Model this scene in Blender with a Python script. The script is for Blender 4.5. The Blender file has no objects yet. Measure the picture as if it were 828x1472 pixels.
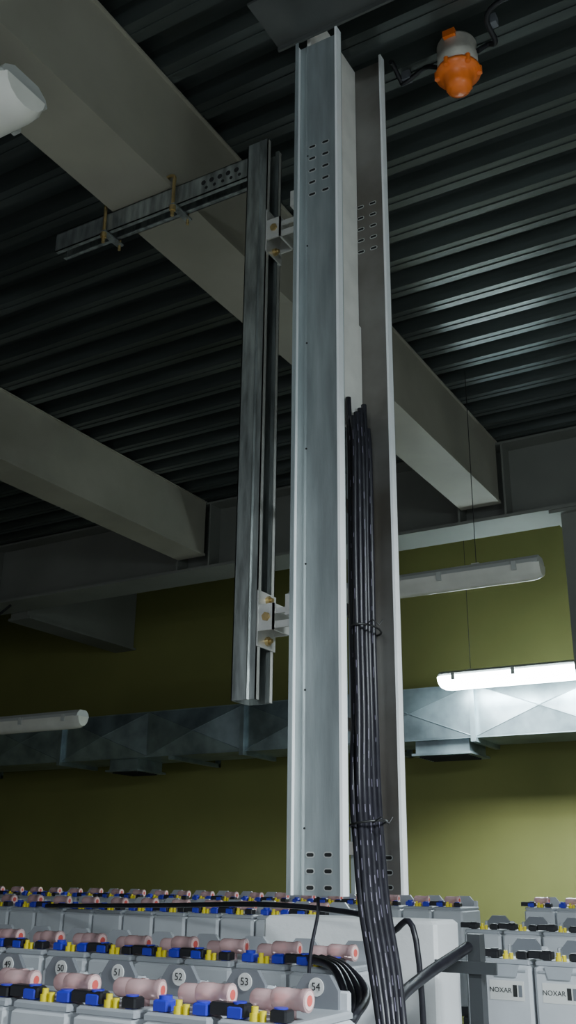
import bpy, math, random
from mathutils import Vector, Matrix
random.seed(4)
CZ=1.6
# ------------------------------------------------------------ materials
def mat(name,col,rough=.5,metal=0.0,noise=0.0,nscale=8.0,bump=0.0,bscale=60.0,emis=None,estr=0,stretch=(1,1,1),col2=None,trans=0,spec=.5):
    m=bpy.data.materials.new(name);m.use_nodes=True
    nt=m.node_tree;b=nt.nodes['Principled BSDF']
    b.inputs['Base Color'].default_value=(*col,1);b.inputs['Roughness'].default_value=rough
    b.inputs['Metallic'].default_value=metal;b.inputs['Specular IOR Level'].default_value=spec
    if trans:b.inputs['Transmission Weight'].default_value=trans
    if emis:
        b.inputs['Emission Color'].default_value=(*emis,1);b.inputs['Emission Strength'].default_value=estr
    tc=nt.nodes.new('ShaderNodeTexCoord');mp=nt.nodes.new('ShaderNodeMapping')
    mp.inputs['Scale'].default_value=stretch
    nt.links.new(tc.outputs['Object'],mp.inputs['Vector'])
    if noise>0:
        n=nt.nodes.new('ShaderNodeTexNoise');n.inputs['Scale'].default_value=nscale;n.inputs['Detail'].default_value=5
        nt.links.new(mp.outputs[0],n.inputs['Vector'])
        r=nt.nodes.new('ShaderNodeValToRGB')
        c2=col2 or tuple(c*(1-noise) for c in col);c1=tuple(min(1,c*(1+noise*.5)) for c in col)
        r.color_ramp.elements[0].position=.32;r.color_ramp.elements[1].position=.68
        r.color_ramp.elements[0].color=(*c2,1);r.color_ramp.elements[1].color=(*c1,1)
        nt.links.new(n.outputs['Fac'],r.inputs['Fac']);nt.links.new(r.outputs[0],b.inputs['Base Color'])
    if bump>0:
        n2=nt.nodes.new('ShaderNodeTexNoise');n2.inputs['Scale'].default_value=bscale
        bp=nt.nodes.new('ShaderNodeBump');bp.inputs['Strength'].default_value=bump;bp.inputs['Distance'].default_value=.004
        nt.links.new(mp.outputs[0],n2.inputs['Vector']);nt.links.new(n2.outputs['Fac'],bp.inputs['Height']);nt.links.new(bp.outputs[0],b.inputs['Normal'])
    return m
M={}
M['rail']=mat('rail_galvanised',(.39,.44,.445),.36,.45,.24,5,.12,40,stretch=(6,6,.8))
M['flange_lit']=mat('rail_flange_lit',(.93,.94,.94),.4,.0,.06,10)  # near-white flange sides: light from the right put into the colour
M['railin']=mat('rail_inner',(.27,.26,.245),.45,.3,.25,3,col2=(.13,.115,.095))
M['strut']=mat('strut_galvanised',(.34,.37,.355),.33,.65,.5,14,.2,50,stretch=(3,3,.5))
M['bracket']=mat('bracket_zinc',(.72,.72,.68),.3,.4,.15,20)
M['gold']=mat('bolt_passivated',(.6,.45,.2),.35,.8,.2,30)
M['hole']=mat('hole_dark',(.015,.015,.015),.8)
M['holel']=mat('slot_edge',(.6,.62,.6),.4,.4)
M['deck']=mat('deck_steel',(.085,.098,.092),.28,.45,.35,3,stretch=(.4,3,3))
M['purl']=mat('purlin_steel',(.10,.105,.10),.45,.3,.25,4)
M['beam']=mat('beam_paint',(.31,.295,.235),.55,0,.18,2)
M['beamd']=mat('beam_paint_dim',(.19,.195,.17),.55,0,.15,2)  # same beam paint, weaker light on the far beams put into its colour
M['wall']=mat('wall_olive',(.205,.21,.060),.75,0,.12,1.2,.1,30)
M['wallw']=mat('wall_offwhite',(.6,.62,.6),.75,0,.10,1.2)
M['floor']=mat('floor_concrete',(.28,.28,.27),.6,0,.2,3)
M['duct']=mat('duct_galvanised',(.30,.37,.39),.30,.65,.4,5,.12,20)
M['white']=mat('white_foam',(.96,.97,.98),.7,0,.02,20,.25,90)
M['cream']=mat('cream_board',(.96,.93,.86),.7,0,.08,12,.2,60)
M['cable']=mat('cable_pvc',(.018,.017,.024),.38,0,.3,30)
M['print']=mat('cable_printing',(.20,.18,.25),.5)
M['tie']=mat('cable_tie',(.02,.02,.02),.4)
M['cell']=mat('cell_plastic',(.53,.55,.58),.4,0,.06,10)
M['lid']=mat('cell_lid',(.36,.38,.41),.4,0,.08,10)
M['plate']=mat('handle_grey',(.17,.18,.20),.4)
M['stick']=mat('sticker_white',(.66,.66,.64),.5)
M['ink']=mat('ink',(.02,.02,.02),.6)
M['pink']=mat('pink_plug',(.82,.56,.56),.18,0,.10,20,trans=.45)
M['red']=mat('red_mark',(.75,.12,.10),.4)
M['pinkw']=mat('plug_face',(.85,.60,.58),.3)
M['blue']=mat('blue_boot',(.03,.035,.50),.35)
M['black']=mat('black_bus',(.015,.015,.018),.4)
M['yellow']=mat('yellow_cap',(.80,.66,.02),.35)
M['rack']=mat('rack_steel',(.06,.065,.07),.45,.2)
M['lampbody']=mat('lamp_housing',(.45,.46,.43),.45)
M['lampcov']=mat('lamp_cover',(.66,.65,.57),.12,0,.1,8)
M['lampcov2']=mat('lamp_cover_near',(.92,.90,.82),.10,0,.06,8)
M['lit']=mat('tube_lit',(.9,.95,1),.3,emis=(.78,.94,1),estr=60)
M['orange']=mat('beacon_lens',(.90,.20,.03),.3)
M['bbase']=mat('beacon_base',(.66,.62,.54),.5,0,.25,15)

# ------------------------------------------------------------ mesh builder
class MB:
    def __init__(s,name):
        s.n=name;s.v=[];s.f=[];s.m=[];s.s=[];s.mats=[]
    def mi(s,k):
        if k not in s.mats:s.mats.append(k)
        return s.mats.index(k)
    def add(s,vs,fs,m,sm=False):
        o=len(s.v);s.v+=[tuple(v) for v in vs];k=s.mi(m)
        for f in fs:s.f.append([i+o for i in f]);s.m.append(k);s.s.append(sm)
    def box(s,x0,x1,y0,y1,z0,z1,m,mx=None):
        vs=[Vector((x,y,z)) for x in(x0,x1) for y in(y0,y1) for z in(z0,z1)]
        if mx:vs=[mx@v for v in vs]
        s.add(vs,[(0,1,3,2),(4,6,7,5),(0,4,5,1),(2,3,7,6),(0,2,6,4),(1,5,7,3)],m)
    def bbox(s,x0,x1,y0,y1,z0,z1,m,c=.006):
        P=[(x0+c,y0),(x1-c,y0),(x1,y0+c),(x1,y1-c),(x1-c,y1),(x0+c,y1),(x0,y1-c),(x0,y0+c)]
        cx,cy=(x0+x1)/2,(y0+y1)/2
        Q=[(x+(c if x<cx else -c),y+(c if y<cy else -c)) for x,y in P]
        vs=[(x,y,z0) for x,y in P]+[(x,y,z1-c) for x,y in P]+[(x,y,z1) for x,y in Q]
        fs=[(i,(i+1)%8,8+(i+1)%8,8+i) for i in range(8)]+[(8+i,8+(i+1)%8,16+(i+1)%8,16+i) for i in range(8)]
        fs+=[tuple(range(16,24)),tuple(reversed(range(8)))]
        s.add(vs,fs,m)
    def prism(s,prof,ax,a0,a1,m,sm=False,closed=True):
        n=len(prof)
        def P(p,a):
            return {'x':(a,p[0],p[1]),'y':(p[0],a,p[1]),'z':(p[0],p[1],a)}[ax]
        vs=[P(p,a0) for p in prof]+[P(p,a1) for p in prof]
        fs=[(i,(i+1)%n,n+(i+1)%n,n+i) for i in range(n if closed else n-1)]
        s.add(vs,fs,m,sm)
        if closed:s.add(vs,[tuple(reversed(range(n))),tuple(range(n,2*n))],m)
    def tube(s,pts,r,m,n=10,caps=True,rad=None):
        pts=[Vector(p) for p in pts];rings=[];
        t=(pts[1]-pts[0]).normalized();u=t.orthogonal().normalized()
        for i,p in enumerate(pts):
            if i==0:t=pts[1]-pts[0]
            elif i==len(pts)-1:t=pts[-1]-pts[-2]
            else:t=(pts[i+1]-pts[i-1])
            t.normalize();u=(u-t*u.dot(t)).normalized();w=t.cross(u)
            rr=rad[i] if rad else r
            rings.append([p+(u*math.cos(2*math.pi*k/n)+w*math.sin(2*math.pi*k/n))*rr for k in range(n)])
        vs=[v for R in rings for v in R];fs=[]
        for i in range(len(pts)-1):
            for k in range(n):fs.append((i*n+k,i*n+(k+1)%n,(i+1)*n+(k+1)%n,(i+1)*n+k))
        s.add(vs,fs,m,True)
        if caps:s.add(rings[0],[tuple(reversed(range(n)))],m);s.add(rings[-1],[tuple(range(n))],m)
    def cyl(s,a,b,r,m,n=16):s.tube([a,b],r,m,n)
    def obj(s,parent=None):
        me=bpy.data.meshes.new(s.n);me.from_pydata(s.v,[],s.f)
        for k in s.mats:me.materials.append(M[k])
        for p,k,sm in zip(me.polygons,s.m,s.s):p.material_index=k;p.use_smooth=sm
        import bmesh
        bm=bmesh.new();bm.from_mesh(me);bmesh.ops.recalc_face_normals(bm,faces=bm.faces);bm.to_mesh(me);bm.free()
        o=bpy.data.objects.new(s.n,me);bpy.context.collection.objects.link(o)
        if parent:o.parent=parent
        return o
def smooth_path(pts,k=8):
    P=[Vector(p) for p in pts];P=[P[0]*2-P[1]]+P+[P[-1]*2-P[-2]];out=[]
    for i in range(1,len(P)-2):
        for j in range(k):
            t=j/k;a,b,c,d=P[i-1],P[i],P[i+1],P[i+2]
            out.append(.5*((2*b)+(c-a)*t+(2*a-5*b+4*c-d)*t*t+(3*b-a-3*c+d)*t**3))
    out.append(P[-2]);return out
def text(s,size,loc,rot,m,parent,name,ax=.5):
    cu=bpy.data.curves.new(name,'FONT');cu.body=s;cu.size=size;cu.align_x='CENTER';cu.align_y='CENTER';cu.extrude=.0004
    o=bpy.data.objects.new(name+'_tmp',cu);bpy.context.collection.objects.link(o)
    dg=bpy.context.evaluated_depsgraph_get();me=bpy.data.meshes.new_from_object(o.evaluated_get(dg))
    bpy.data.objects.remove(o);me.materials.clear();me.materials.append(M[m])
    q=bpy.data.objects.new(name,me);bpy.context.collection.objects.link(q);q.location=loc;q.rotation_euler=rot;q.parent=parent

# ------------------------------------------------------------ room shell
HD=CZ+2.57
b=MB('floor');b.box(-9,5,-4,7.3,-.1,0,'floor');b.obj()
b=MB('wall_back');b.box(-9,5,7.2,7.4,0,HD+.2,'wall');b.obj()
b=MB('wall_left');b.box(-9.2,-9,-4,7.4,0,HD+.2,'wall');b.obj()
b=MB('wall_right');b.box(5,5.2,-4,7.4,0,HD+.2,'wallw');b.obj()
b=MB('ceiling')
prof=[];y=-4.0
while y<7.1:
    prof+=[(y,HD),(y+.075,HD),(y+.095,HD+.07),(y+.18,HD+.07)];y+=.2
vs=[];fs=[]
for p in prof:vs+=[(-9,p[0],p[1]),(5,p[0],p[1])]
for i in range(len(prof)-1):fs.append((2*i,2*i+1,2*i+3,2*i+2))
b.add(vs,fs,'deck')
y=-4.0
while y<7.1:
    b.box(-9,5,y+.034,y+.041,HD-.004,HD,'deck');y+=.2
b.box(-9,5,-4,7.2,HD+.08,HD+.2,'deck')
b.obj()

# ------------------------------------------------------------ beams
HB=CZ+2.15
def ybeam(x0,x1):
    b=MB('steel_beam')
    b.box(x0,x1,-4,5.46,HB,HB+.016,'beam')
    b.box(x0+.012,x1-.012,-4,5.46,HB+.016,HD-.012,'beam')
    b.box(x0,x1,-4,5.46,HD-.012,HD-.005,'beam')
    b.obj()
ybeam(-1.957,-1.70);ybeam(-4.14,-3.90)
b=MB('cross_beam')
zb=CZ+2.06
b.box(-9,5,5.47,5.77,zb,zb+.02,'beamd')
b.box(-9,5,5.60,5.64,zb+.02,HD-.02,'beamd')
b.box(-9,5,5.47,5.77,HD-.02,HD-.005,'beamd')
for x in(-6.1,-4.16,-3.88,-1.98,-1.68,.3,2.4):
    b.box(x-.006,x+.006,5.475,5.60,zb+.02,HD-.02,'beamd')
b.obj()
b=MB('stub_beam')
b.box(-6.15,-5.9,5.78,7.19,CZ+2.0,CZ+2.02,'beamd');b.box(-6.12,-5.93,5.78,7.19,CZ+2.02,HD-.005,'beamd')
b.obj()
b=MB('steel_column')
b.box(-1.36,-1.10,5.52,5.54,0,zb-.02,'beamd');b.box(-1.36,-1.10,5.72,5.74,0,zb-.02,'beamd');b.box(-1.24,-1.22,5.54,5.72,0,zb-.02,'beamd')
b.box(-1.42,-1.04,5.48,5.76,zb-.02,zb-.001,'beamd')
b.obj()
b=MB('steel_purlin')
b.box(-1.22,3,1.80,1.985,CZ+2.40,CZ+2.408,'purl')
b.box(-1.22,3,1.977,1.985,CZ+2.385,CZ+2.565,'purl')
b.obj()

# ------------------------------------------------------------ duct
b=MB('air_duct')
yd,z0,z1=6.5,CZ+.90,CZ+1.27
DX0,DX1=-8.95,4.95
b.box(DX0,DX1,yd,yd+.45,z0,z1,'duct')
x=-7.96;k=0
while x<4:
    x1=x+.94
    a=(x+.01,yd-.002,z0+.01);bb=(x1-.01,yd-.002,z0+.01);c=(x1-.01,yd-.002,z1-.01);d=(x+.01,yd-.002,z1-.01);e=((x+x1)/2,yd-.036,(z0+z1)/2)
    b.add([a,bb,c,d,e],[(0,1,4),(1,2,4),(2,3,4),(3,0,4)],'duct')
    # rolled cross-break beads
    for p,q in((a,e),(bb,e),(c,e),(d,e)):b.tube([p,q],.004,'duct',6,False)
    if k%2==0:b.box(x-.018,x+.018,yd-.035,yd+.47,z0-.03,z1+.03,'duct')
    x=x1;k+=1
for xc,w in((-5.42,.15),(-2.58,.20)):
    b.box(xc-w,xc+w,yd+.05,yd+.38,z0-.09,z0,'duct')
    b.box(xc-w-.02,xc+w+.02,yd+.02,yd+.41,z0-.10,z0-.085,'duct')
    for i in range(8):b.box(xc-w+.02,xc+w-.02,yd+.07+i*.037,yd+.08+i*.037,z0-.11,z0-.10,'hole')
for xc in(-7.5,-4.9,-3.1,-.5,1.5,3):
    b.box(xc-.02,xc+.02,yd+.0,7.199,z0-.03,z0,'duct')
    b.box(xc-.02,xc+.02,7.17,7.199,z0-.03,z1,'duct')
b.obj()

# ------------------------------------------------------------ fluorescent fixtures
def fixture(x0,x1,y,z,lit=False,wires=(),w=.15,top=HD,cov='lampcov'):
    b=MB('fluorescent_lamp')
    hw=w/2
    P=[(y-hw*.97,z+.043),(y+hw*.97,z+.043),(y+hw*.85,z+.065),(y+hw*.5,z+.085),(y-hw*.5,z+.085),(y-hw*.85,z+.065)]
    if lit:P=[(y+(p[0]-y)*.9,p[1]) for p in P]
    b.prism(P,'x',x0+.006,x1-.006,'lampbody')
    e=.05;n=8
    def ring(x,s):
        return [(x,y+hw*s*math.cos(math.pi+math.pi*i/n),z+.045+.075*s*math.sin(math.pi+math.pi*i/n)*1.0) for i in range(n+1)]
    xs=[(x0,.80),(x0+e*.5,.95),(x0+e,1),(x1-e,1),(x1-e*.5,.95),(x1,.80)]
    R=[ring(*q) for q in xs];vs=[v for r in R for v in r];fs=[]
    for i in range(len(R)-1):
        for k in range(n):fs.append((i*(n+1)+k,i*(n+1)+k+1,(i+1)*(n+1)+k+1,(i+1)*(n+1)+k))
    mm='lit' if lit else cov
    b.add(vs,fs,mm,True);b.add(R[0],[tuple(range(n+1))],mm);b.add(R[-1],[tuple(range(n+1))],mm)
    k=x0+.12
    while k<x1-.05:
        for s in(-1,1):
            b.box(k-.012,k+.012,y+s*hw-.006,y+s*hw+.006,z+.015,z+.06,'lampbody')
        k+=(x1-x0-.24)/3
    for xw in wires:
        b.cyl((xw,y,z+.08),(xw,y,top-.005),.0022,'hole',6)
        b.box(xw-.02,xw+.02,y-.02,y+.02,z+.08,z+.095,'bracket')
    b.obj()
fixture(-2.40,-.95,6.15,CZ+1.20,True,(-2.2,-1.2),w=.24)
fixture(-2.62,-1.22,4.5,CZ+1.38,False,(-2.4,-1.55),w=.13)
fixture(-5.7,-4.33,4.8,CZ+.90,False,(-5.5,),w=.12)
fixture(-3.0,-1.60,1.36,CZ+1.86,False,(-2.8,-2.2),w=.17,cov='lampcov2')
fixture(.5,1.9,1.3,CZ+1.25,True,(.7,1.7),w=.17)  # added lit fixture, out of view, brightens the ladder from the right
fixture(-.6,.8,-1.6,CZ+1.25,True,(-.4,.6),w=.17)  # unseen fixture added behind the camera for fill light
def area(loc,sx,sy,p,rot=(0,0,0),col=(.88,.96,1)):
    l=bpy.data.lights.new('tube_light','AREA');l.shape='RECTANGLE';l.size=sx;l.size_y=sy;l.energy=p;l.color=col
    o=bpy.data.objects.new('tube_light',l);o.location=loc;o.rotation_euler=rot;bpy.context.collection.objects.link(o)
area((-1.67,6.15,CZ+1.10),1.3,.14,40)
area((1.2,1.3,CZ+1.15),1.3,.14,160)  # light of the added fixture right of view
area((.1,-1.6,CZ+1.15),1.3,.14,75)  # fill from the added fixture behind the camera

# ------------------------------------------------------------ vertical cable ladder
XL,XR=-1.154,-1.014
Y1,Y2=2.0,2.315
zt1,zt2,zbm=CZ+2.375,CZ+2.545,CZ-.04
b=MB('cable_ladder')
def rail(y,z0,z1,m):
    t=.003
    b.box(XL,XR,y,y+t,z0,z1,m)
    for x0,x1 in((XL,XL+t),(XR-t,XR)):b.box(x0,x1,y-.024,y,z0,z1,'flange_lit')
    b.box(XL,XL+.010,y-.027,y-.024,z0,z1,'rail');b.box(XR-.007,XR,y-.027,y-.024,z0,z1,'flange_lit')
    b.prism([(XL+.022,y),(XL+.026,y-.0025),(XL+.030,y)],'z',z0,z1,m)
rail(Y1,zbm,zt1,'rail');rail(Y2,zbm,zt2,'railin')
def slot(x,y,z,w,h,rim=True):
    def caps(w,h,yy,m):
        n=6;P=[]
        r=h/2
        for i in range(n+1):
            a=-math.pi/2+math.pi*i/n;P.append((x+w/2-r+r*math.cos(a),z+r*math.sin(a)))
        for i in range(n+1):
            a=math.pi/2+math.pi*i/n;P.append((x-w/2+r+r*math.cos(a),z+r*math.sin(a)))
        b.prism(P,'y',yy,y+.001,m)
    if rim:caps(w+.005,h+.005,y-.0008,'holel')
    caps(w,h,y-.0016,'hole')
for y in(Y1,Y2):
    for cx in(XL+.045,XL+.088):
        for i in range(5):slot(cx,y,CZ+1.82+i*.042,.020,.007)
    for cx in(XL+.045,XL+.09):
        for i in range(3):slot(cx,y,CZ-.024+i*.034,.018,.008)
    for i in range(7):slot(XL+.03,y,CZ+.1+i*.31,.005,.005,False)
b.box(XL+.03,XR-.02,Y1+.003,Y1+.006,CZ+1.78,CZ+2.02,'rail')
z=CZ+.05
while z<CZ+2.3:
    b.box(-1.150,-1.135,Y1+.003,Y2,z,z+.03,'railin');z+=.3
b.obj()
b=MB('cream_infill_board')
P=[(Y1+.006,CZ+1.17),(Y2-.002,CZ+1.20),(Y2-.002,CZ+2.54),(Y1+.006,CZ+2.54)]
b.prism(P,'x',-1.132,-1.120,'cream')
b.prism([(Y1+.006,CZ+1.17),(Y2-.002,CZ+1.19),(Y2-.002,CZ+1.55),(Y1+.006,CZ+1.56)],'x',-1.120,-1.113,'cream')
b.obj()

# ------------------------------------------------------------ cable bundle
b=MB('power_cable_bundle')
n=10
for i in range(n):
    j=(i%5)-2; L=i//5
    yy=2.295-.024*(4-(i%5))-.010*L
    xx=-1.098+.018*L
    w=.003*math.sin(i*2.1)
    pts=[(xx-.004,yy,CZ+1.26-.022*((i*3)%4)),(xx,yy,CZ+1.1),(xx+w,yy,CZ+.85),(xx,yy+w,CZ+.6),(xx+.012,yy-.02+w,CZ+.38),
         (-1.062+.016*L+.006*j,2.17+.014*j,CZ+.20),(-1.022+.014*L+.007*j,2.105+.011*j,CZ+.06),(-.982+.012*L+.008*j,2.045+.009*j,CZ-.06),(-.930+.010*L+.009*j,1.985+.006*j,CZ-.19),(-.888+.008*L+.010*j,1.93,CZ-.32),(-.86+.008*L+.011*j,1.9,CZ-.5),(-.86+.012*j,1.9+.02*L,.25)]
    path=smooth_path(pts,10)
    b.tube(path,.0082,'cable',10)
    k=4+i%3
    while k<len(path)-12:
        p=path[k];q=path[k+1];d=(q-p).normalized()
        v=(Vector((0,0,CZ))-p);v=(v-d*v.dot(d)).normalized()
        v=(v+d.cross(v)*.35*math.sin(i*1.7)).normalized()
        w2=d.cross(v)
        c=p+v*.0084
        Lg=d*random.choice((.012,.02,.028));W=w2*.0008
        b.add([c-W,c+W,c+Lg+W,c+Lg-W],[(0,1,2,3)],'print')
        k+=random.choice((3,4,6))
def tie(c,ex,ey,tilt):
    c=Vector(c);ring=[]
    for k in range(17):
        a=2*math.pi*k/16;ring.append(c+Vector((ex*math.cos(a),ey*math.sin(a),tilt*math.cos(a))))
    b.tube(ring,.0028,'tie',6,False)
    e=c+Vector((ex*.6,-ey*.6,0));b.tube([e,e+Vector((.025,-.01,.012)),e+Vector((.04,0,-.002)),e+Vector((.045,.01,.012))],.002,'tie',6)
tie((-1.078,2.24,CZ+.60),.028,.07,.004)
tie((-1.03,2.135,CZ+.115),.042,.05,.006)
b.obj()

# ------------------------------------------------------------ strut, arm and brackets
b=MB('strut_channel_hanger')
sx0,sx1,sy0,sy1=-1.400,-1.325,2.10,2.185
s0,s1=CZ+.42,CZ+2.19
t=.003
b.box(sx0,sx1,sy0,sy0+t,s0,s1,'strut');b.box(sx0,sx1,sy1-t,sy1,s0,s1,'strut');b.box(sx0,sx0+t,sy0,sy1,s0,s1,'strut')
b.box(sx1-t,sx1,sy0,sy0+.018,s0,s1,'bracket');b.box(sx1-t,sx1,sy1-.018,sy1,s0,s1,'bracket')
b.box(sx1-.012,sx1,sy0+.016,sy0+.019,s0,s1,'strut');b.box(sx1-.012,sx1,sy1-.019,sy1-.016,s0,s1,'strut')
b.prism([(sx0+.045,sy0),(sx0+.05,sy0-.003),(sx0+.055,sy0)],'z',s0,s1,'strut')
a0,a1=-2.21,-1.401;ay0,ay1=2.10,2.16;az0,az1=CZ+2.07,CZ+2.145
b.box(a0,a1,ay0,ay0+t,az0,az1,'strut');b.box(a0,a1,ay1-t,ay1,az0,az1,'strut');b.box(a0,a1,ay0,ay1,az1-t,az1,'strut')
b.box(a0,a1,ay0,ay0+.016,az0,az0+t,'strut');b.box(a0,a1,ay1-.016,ay1,az0,az0+t,'strut')
for i in range(5):
    x=-1.57+i*.032
    b.cyl((x,ay0-.001,az0+.045),(x,ay0+.001,az0+.045),.009,'hole',10)
    b.cyl((x+.012,ay0-.001,az0+.022),(x+.012,ay0+.001,az0+.022),.006,'hole',10)
for x in(-1.975,-1.682):
    s=1 if x<-1.8 else -1
    b.tube(smooth_path([(x,ay0-.012,az0-.05),(x,ay0-.012,HB-.01),(x,ay0-.012,HB+.025),(x+s*.02,ay0-.012,HB+.035),(x+s*.05,ay0-.012,HB+.022)],5),.006,'gold',8)
    b.tube([(x,ay1+.012,az0-.03),(x,ay1+.012,HB+.025),(x+s*.04,ay1+.012,HB+.025)],.005,'gold',8)
    b.box(x-.012,x+.012,ay0-.02,ay1+.02,az0-.012,az0-.006,'strut')
    b.cyl((x,ay0-.012,az0-.03),(x,ay0-.012,az0-.012),.011,'gold',6)
for zc in(CZ+.63,CZ+1.84):
    b.box(sx1,sx1+.004,sy0-.002,sy1+.002,zc-.075,zc+.075,'bracket')
    for dz in(-.055,.055):
        b.cyl((sx1+.004,(sy0+sy1)/2,zc+dz),(sx1+.014,(sy0+sy1)/2,zc+dz),.012,'gold',6)
        b.cyl((sx1+.014,(sy0+sy1)/2,zc+dz),(sx1+.022,(sy0+sy1)/2,zc+dz),.006,'gold',8)
    b.box(sx1+.004,sx1+.05,sy0+.0,sy0+.005,zc-.035,zc+.035,'bracket')
    b.box(sx1+.004,sx1+.05,sy1-.005,sy1,zc-.035,zc+.035,'bracket')
    b.box(sx1+.045,sx1+.05,sy0,sy1,zc-.035,zc+.035,'bracket')
    b.box(sx1+.05,XL-.001,sy0+.008,sy0+.014,zc-.03,zc-.012,'bracket')
    b.box(sx1+.05,XL-.001,sy0+.008,sy0+.014,zc+.008,zc+.022,'bracket')
    b.box(XL-.03,XL-.001,Y1+.004,sy0+.014,zc-.03,zc+.022,'bracket')
    b.cyl((sx1+.028,sy0-.006,zc),(sx1+.028,sy0,zc),.012,'gold',6)
b.obj()

# ------------------------------------------------------------ beacon and its wiring
b=MB('alarm_beacon')
bx,by=-.79,2.40;bz=HD-.001
def lathe(prof,m,n=24):
    vs=[];fs=[]
    for r,z in prof:
        for k in range(n):vs.append((bx+r*math.cos(2*math.pi*k/n),by+r*math.sin(2*math.pi*k/n),z))
    for i in range(len(prof)-1):
        for k in range(n):fs.append((i*n+k,i*n+(k+1)%n,(i+1)*n+(k+1)%n,(i+1)*n+k))
    b.add(vs,fs,m,True)
lathe([(0,bz),(.06,bz),(.065,bz-.01),(.062,bz-.05),(.066,bz-.055),(.066,bz-.10),(.058,bz-.115),(0,bz-.115)],'bbase')
lathe([(.045,bz-.108),(.072,bz-.112),(.074,bz-.124),(.055,bz-.134),(.047,bz-.140),(.044,bz-.170),(.038,bz-.186),(.022,bz-.195),(0,bz-.197)],'orange')
for k in range(6):
    a=k*math.pi/3+.3
    b.cyl((bx+.068*math.cos(a),by+.068*math.sin(a),bz-.132),(bx+.068*math.cos(a),by+.068*math.sin(a),bz-.105),.009,'orange',8)
b.box(bx-.02,bx+.02,by-.075,by-.055,bz-.025,bz,'orange')
b.obj()
b=MB('conduit_cable')
b.tube(smooth_path([(bx+.07,by,HD-.06),(bx+.10,by+.02,HD-.03),(bx+.13,by,HD-.05),(bx+.15,by-.1,HD-.02),(bx+.4,by-.12,HD-.015),(bx+1.2,by-.15,HD-.015)],6),.009,'black',8)
b.tube(smooth_path([(bx-.07,by,HD-.06),(bx-.12,by+.02,HD-.02),(bx-.2,by+.03,HD-.04),(-1.00,by+.02,HD-.03),(-1.0,2.36,HD-.015),(-1.0,2.34,HD-.02)],6),.008,'black',8)
for x,y in((bx+.14,by-.05),(-.98,by+.03)):b.box(x-.014,x+.014,y-.014,y+.014,HD-.035,HD-.001,'plate')
b.obj()
b=MB('hanging_wire')
b.tube(smooth_path([(-6.6,5.46,HD-.3),(-6.7,5.44,HD-.6),(-6.62,5.44,HD-.75),(-6.2,5.44,HD-.76),(-5.8,5.46,HD-.55)],6),.012,'black',6)
b.obj()

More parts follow.
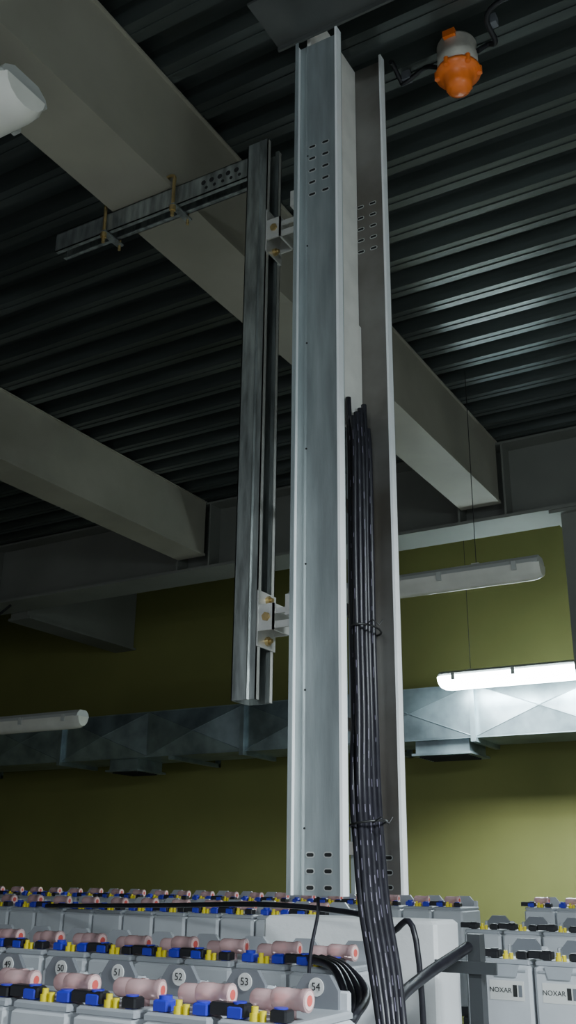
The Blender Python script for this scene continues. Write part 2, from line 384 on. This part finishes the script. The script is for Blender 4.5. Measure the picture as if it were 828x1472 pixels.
# ------------------------------------------------------------ batteries
def bank(x0,x1,y,zt,pitch=.152,nums=None,cellh=.40,plugs=1,depth=.2,label=False):
    b=MB('battery_bank')
    boot='blue' if plugs else 'black'
    n=int(round((x1-x0)/pitch));txt=[]
    for i in range(n):
        xc=x1-pitch*(i+.5)
        b.bbox(xc-pitch/2+.004,xc+pitch/2-.004,y-depth/2,y+depth/2,zt-cellh,zt-.012,'cell',.008)
        b.bbox(xc-pitch/2+.008,xc+pitch/2-.008,y-depth/2+.004,y+depth/2-.004,zt-.012,zt,'lid',.004)
        yp=y+depth/2-.016
        hh=.056 if nums else .045
        mm='plate' if nums is not None or plugs==0 else 'lid'
        hw=.044
        b.prism([(xc-hw,zt),(xc+hw,zt),(xc+hw,zt+hh*.55),(xc+hw*.6,zt+hh),(xc-hw*.6,zt+hh),(xc-hw,zt+hh*.55)],'y',yp,yp+.010,mm)
        b.bbox(xc-.062,xc+.062,yp+.008,yp+.02,zt-.01,zt+hh*.55,'cell',.004)
        if nums is not None:
            b.cyl((xc,yp-.002,zt+.035),(xc,yp,zt+.035),.0155,'stick',20)
            txt.append((str(nums-i),xc,yp-.0028,zt+.035))
        for k in range(plugs):
            px=xc+(-.042 if k else .034)*(1 if plugs>1 else 0);py=y+(.010 if k else -.045)
            dy=random.uniform(-.010,.010);zc=zt+.022+(-.002 if k else .006)+random.uniform(-.002,.002)
            L=.034
            b.cyl((px,py,zt),(px,py,zc),.009,'pink',10)
            A=Vector((px-L,py+dy*.5,zc));B=Vector((px+L,py-dy*.5,zc));d=(B-A).normalized()
            b.tube([A,A+d*.005,A+d*.03,A+d*.032,B-d*.012,B-d*.010,B],.016,'pink',18,True,[.015,.0175,.0175,.0168,.0168,.0185,.0185])
            b.cyl(B,B+d*.0010,.015,'pinkw',14)
            b.cyl(B+d*.001,B+d*.0018,.0085,'red',12)
        yb=y-depth/2+.03
        b.cyl((xc-.04,yb,zt),(xc-.04,yb,zt+.026),.012,boot,12)
        b.cyl((xc+.04,yb,zt),(xc+.04,yb,zt+.022),.012,boot,12)
        b.bbox(xc-.058,xc-.026,yb-.015,yb+.015,zt+.002,zt+.020,boot,.003)
        b.bbox(xc+.026,xc+.058,yb-.015,yb+.015,zt+.002,zt+.020,boot if i%2 else 'black',.003)
        if i%2==0 or i%5==3 or plugs==0:
            b.bbox(xc+.03-pitch+.03,xc-.02,yb-.013,yb+.013,zt+.004,zt+.024,'black',.003)
        b.cyl((xc-.004,yb-.01,zt),(xc-.004,yb-.01,zt+.012),.009,'yellow',10)
        b.cyl((xc-.004,yb-.01,zt+.012),(xc-.004,yb-.01,zt+.022),.006,'yellow',8)
        b.cyl((xc+.012,yb-.01,zt),(xc+.012,yb-.01,zt+.016),.006,'yellow',8)
        if label:
            b.box(xc-.05,xc+.05,y-depth/2-.001,y-depth/2,zt-.105,zt-.055,'stick')
            b.box(xc+.018,xc+.030,y-depth/2-.0015,y-depth/2,zt-.095,zt-.065,'ink')
            b.box(xc+.034,xc+.044,y-depth/2-.0015,y-depth/2,zt-.095,zt-.065,'plate')
            b.box(xc-.058,xc+.058,y-depth/2-.004,y-depth/2,zt-.030,zt-.025,'lid')
            b.prism([(xc-.04,zt-.014),(xc+.04,zt-.014),(xc+.03,zt-.045),(xc-.03,zt-.045)],'y',y-depth/2-.005,y-depth/2,'lid')
    o=b.obj()
    for s,x,yy,z in txt:text(s,.019,(x,yy,z),(math.pi/2,0,0),'ink',o,'cell_number')
    if label:
        for i in range(n):
            xc=x1-pitch*(i+.5);text('NOXAR',.018,(xc-.018,y-depth/2-.0015,zt-.08),(math.pi/2,0,0),'ink',o,'cell_label')
    r=MB('battery_rack');zb=zt-cellh-.001
    for yy in(y-depth/2+.02,y+depth/2-.06):r.box(x0-.03,x1+.02,yy,yy+.04,zb-.04,zb,'rack')
    k=x0
    while k<=x1+.01:
        for yy in(y-depth/2+.02,y+depth/2-.06):r.box(k-.02,k+.02,yy,yy+.04,0,zb-.04,'rack')
        r.box(k-.02,k+.02,y-depth/2,y+depth/2,zb-.08,zb-.04,'rack')
        k+=(x1-x0)/max(1,round((x1-x0)/1.2))
    r.obj()
bank(-3.0,-.865,1.62,CZ-.224,.154,nums=54,plugs=2,depth=.24)
bank(-4.2,-1.11,2.28,CZ-.196,plugs=2,depth=.24)
bank(-5.6,-1.72,3.35,CZ-.135,plugs=1,depth=.24)
bank(-6.5,-1.70,4.6,CZ-.125,plugs=1,depth=.24)
bank(-1.06,.6,3.05,CZ-.215,plugs=0,depth=.22,label=True)
bank(-1.5,.8,4.0,CZ-.185,plugs=0,depth=.22)
bank(-1.6,1.0,5.1,CZ-.13,plugs=1,depth=.22)
b=MB('foam_block')
b.bbox(-1.75,-1.165,2.85,3.03,.5,CZ-.118,'white',.01)
b.bbox(-1.73,-1.18,2.86,3.02,0,.49,'white',.01)
b.obj()
b=MB('rack_upright_frame')
b.box(-1.01,-.975,2.68,2.72,0,CZ-.14,'rack')
b.box(-1.10,-.93,2.67,2.68,CZ-.235,CZ-.205,'rack')
b.box(-1.01,-.975,2.5,2.68,CZ-.50,CZ-.46,'rack')
b.obj()
b=MB('battery_jumper_cable')
b.tube(smooth_path([(-1.00,2.66,CZ-.17),(-1.02,2.4,CZ-.225),(-1.0,2.2,CZ-.26),(-.98,2.05,CZ-.33),(-1.0,1.9,CZ-.5),(-1.0,1.85,.4)],8),.014,'cable',10)
for i in range(4):
    b.tube(smooth_path([(-1.17-.02*i,2.2,CZ-.18),(-1.08,2.12-.02*i,CZ-.19),(-1.0,2.05-.03*i,CZ-.23-.01*i),(-.97+.01*i,1.9-.04*i,CZ-.27-.01*i),(-1.02,1.78,CZ-.33),(-1.1,1.76,CZ-.5),(-1.1,1.8,.3)],8),.009,'cable',8)
b.tube(smooth_path([(-1.10,2.02,CZ-.045),(-1.085,1.99,CZ-.08),(-1.07,1.93,CZ-.16),(-1.03,1.85,CZ-.28),(-1.0,1.8,CZ-.5)],8),.004,'cable',8)
b.tube(smooth_path([(-3.0,3.2,CZ-.125),(-2.3,3.05,CZ-.105),(-1.7,2.8,CZ-.085),(-1.3,2.65,CZ-.10),(-1.15,2.5,CZ-.13),(-1.05,2.45,CZ-.2),(-1.04,2.45,.4)],8),.008,'cable',8)
b.obj()

# ------------------------------------------------------------ world and camera
w=bpy.data.worlds.new('world');bpy.context.scene.world=w;w.use_nodes=True
bg=w.node_tree.nodes['Background'];bg.inputs[0].default_value=(.84,.9,1,1);bg.inputs[1].default_value=.40
cam=bpy.data.cameras.new('camera');co=bpy.data.objects.new('camera',cam);bpy.context.collection.objects.link(co)
yaw,pit,rol=[math.radians(a) for a in(30.47,20.46,.69)]
F=Vector((-math.sin(yaw)*math.cos(pit),math.cos(yaw)*math.cos(pit),math.sin(pit)))
R0=Vector((math.cos(yaw),math.sin(yaw),0));U0=R0.cross(F)
R=R0*math.cos(rol)+U0*math.sin(rol);U=U0*math.cos(rol)-R0*math.sin(rol)
co.matrix_world=Matrix(((R.x,U.x,-F.x,0),(R.y,U.y,-F.y,0),(R.z,U.z,-F.z,CZ),(0,0,0,1)))
cam.sensor_fit='VERTICAL';cam.sensor_height=24;cam.lens=24*1401.6/1472
cam.clip_start=.02
bpy.context.scene.camera=co
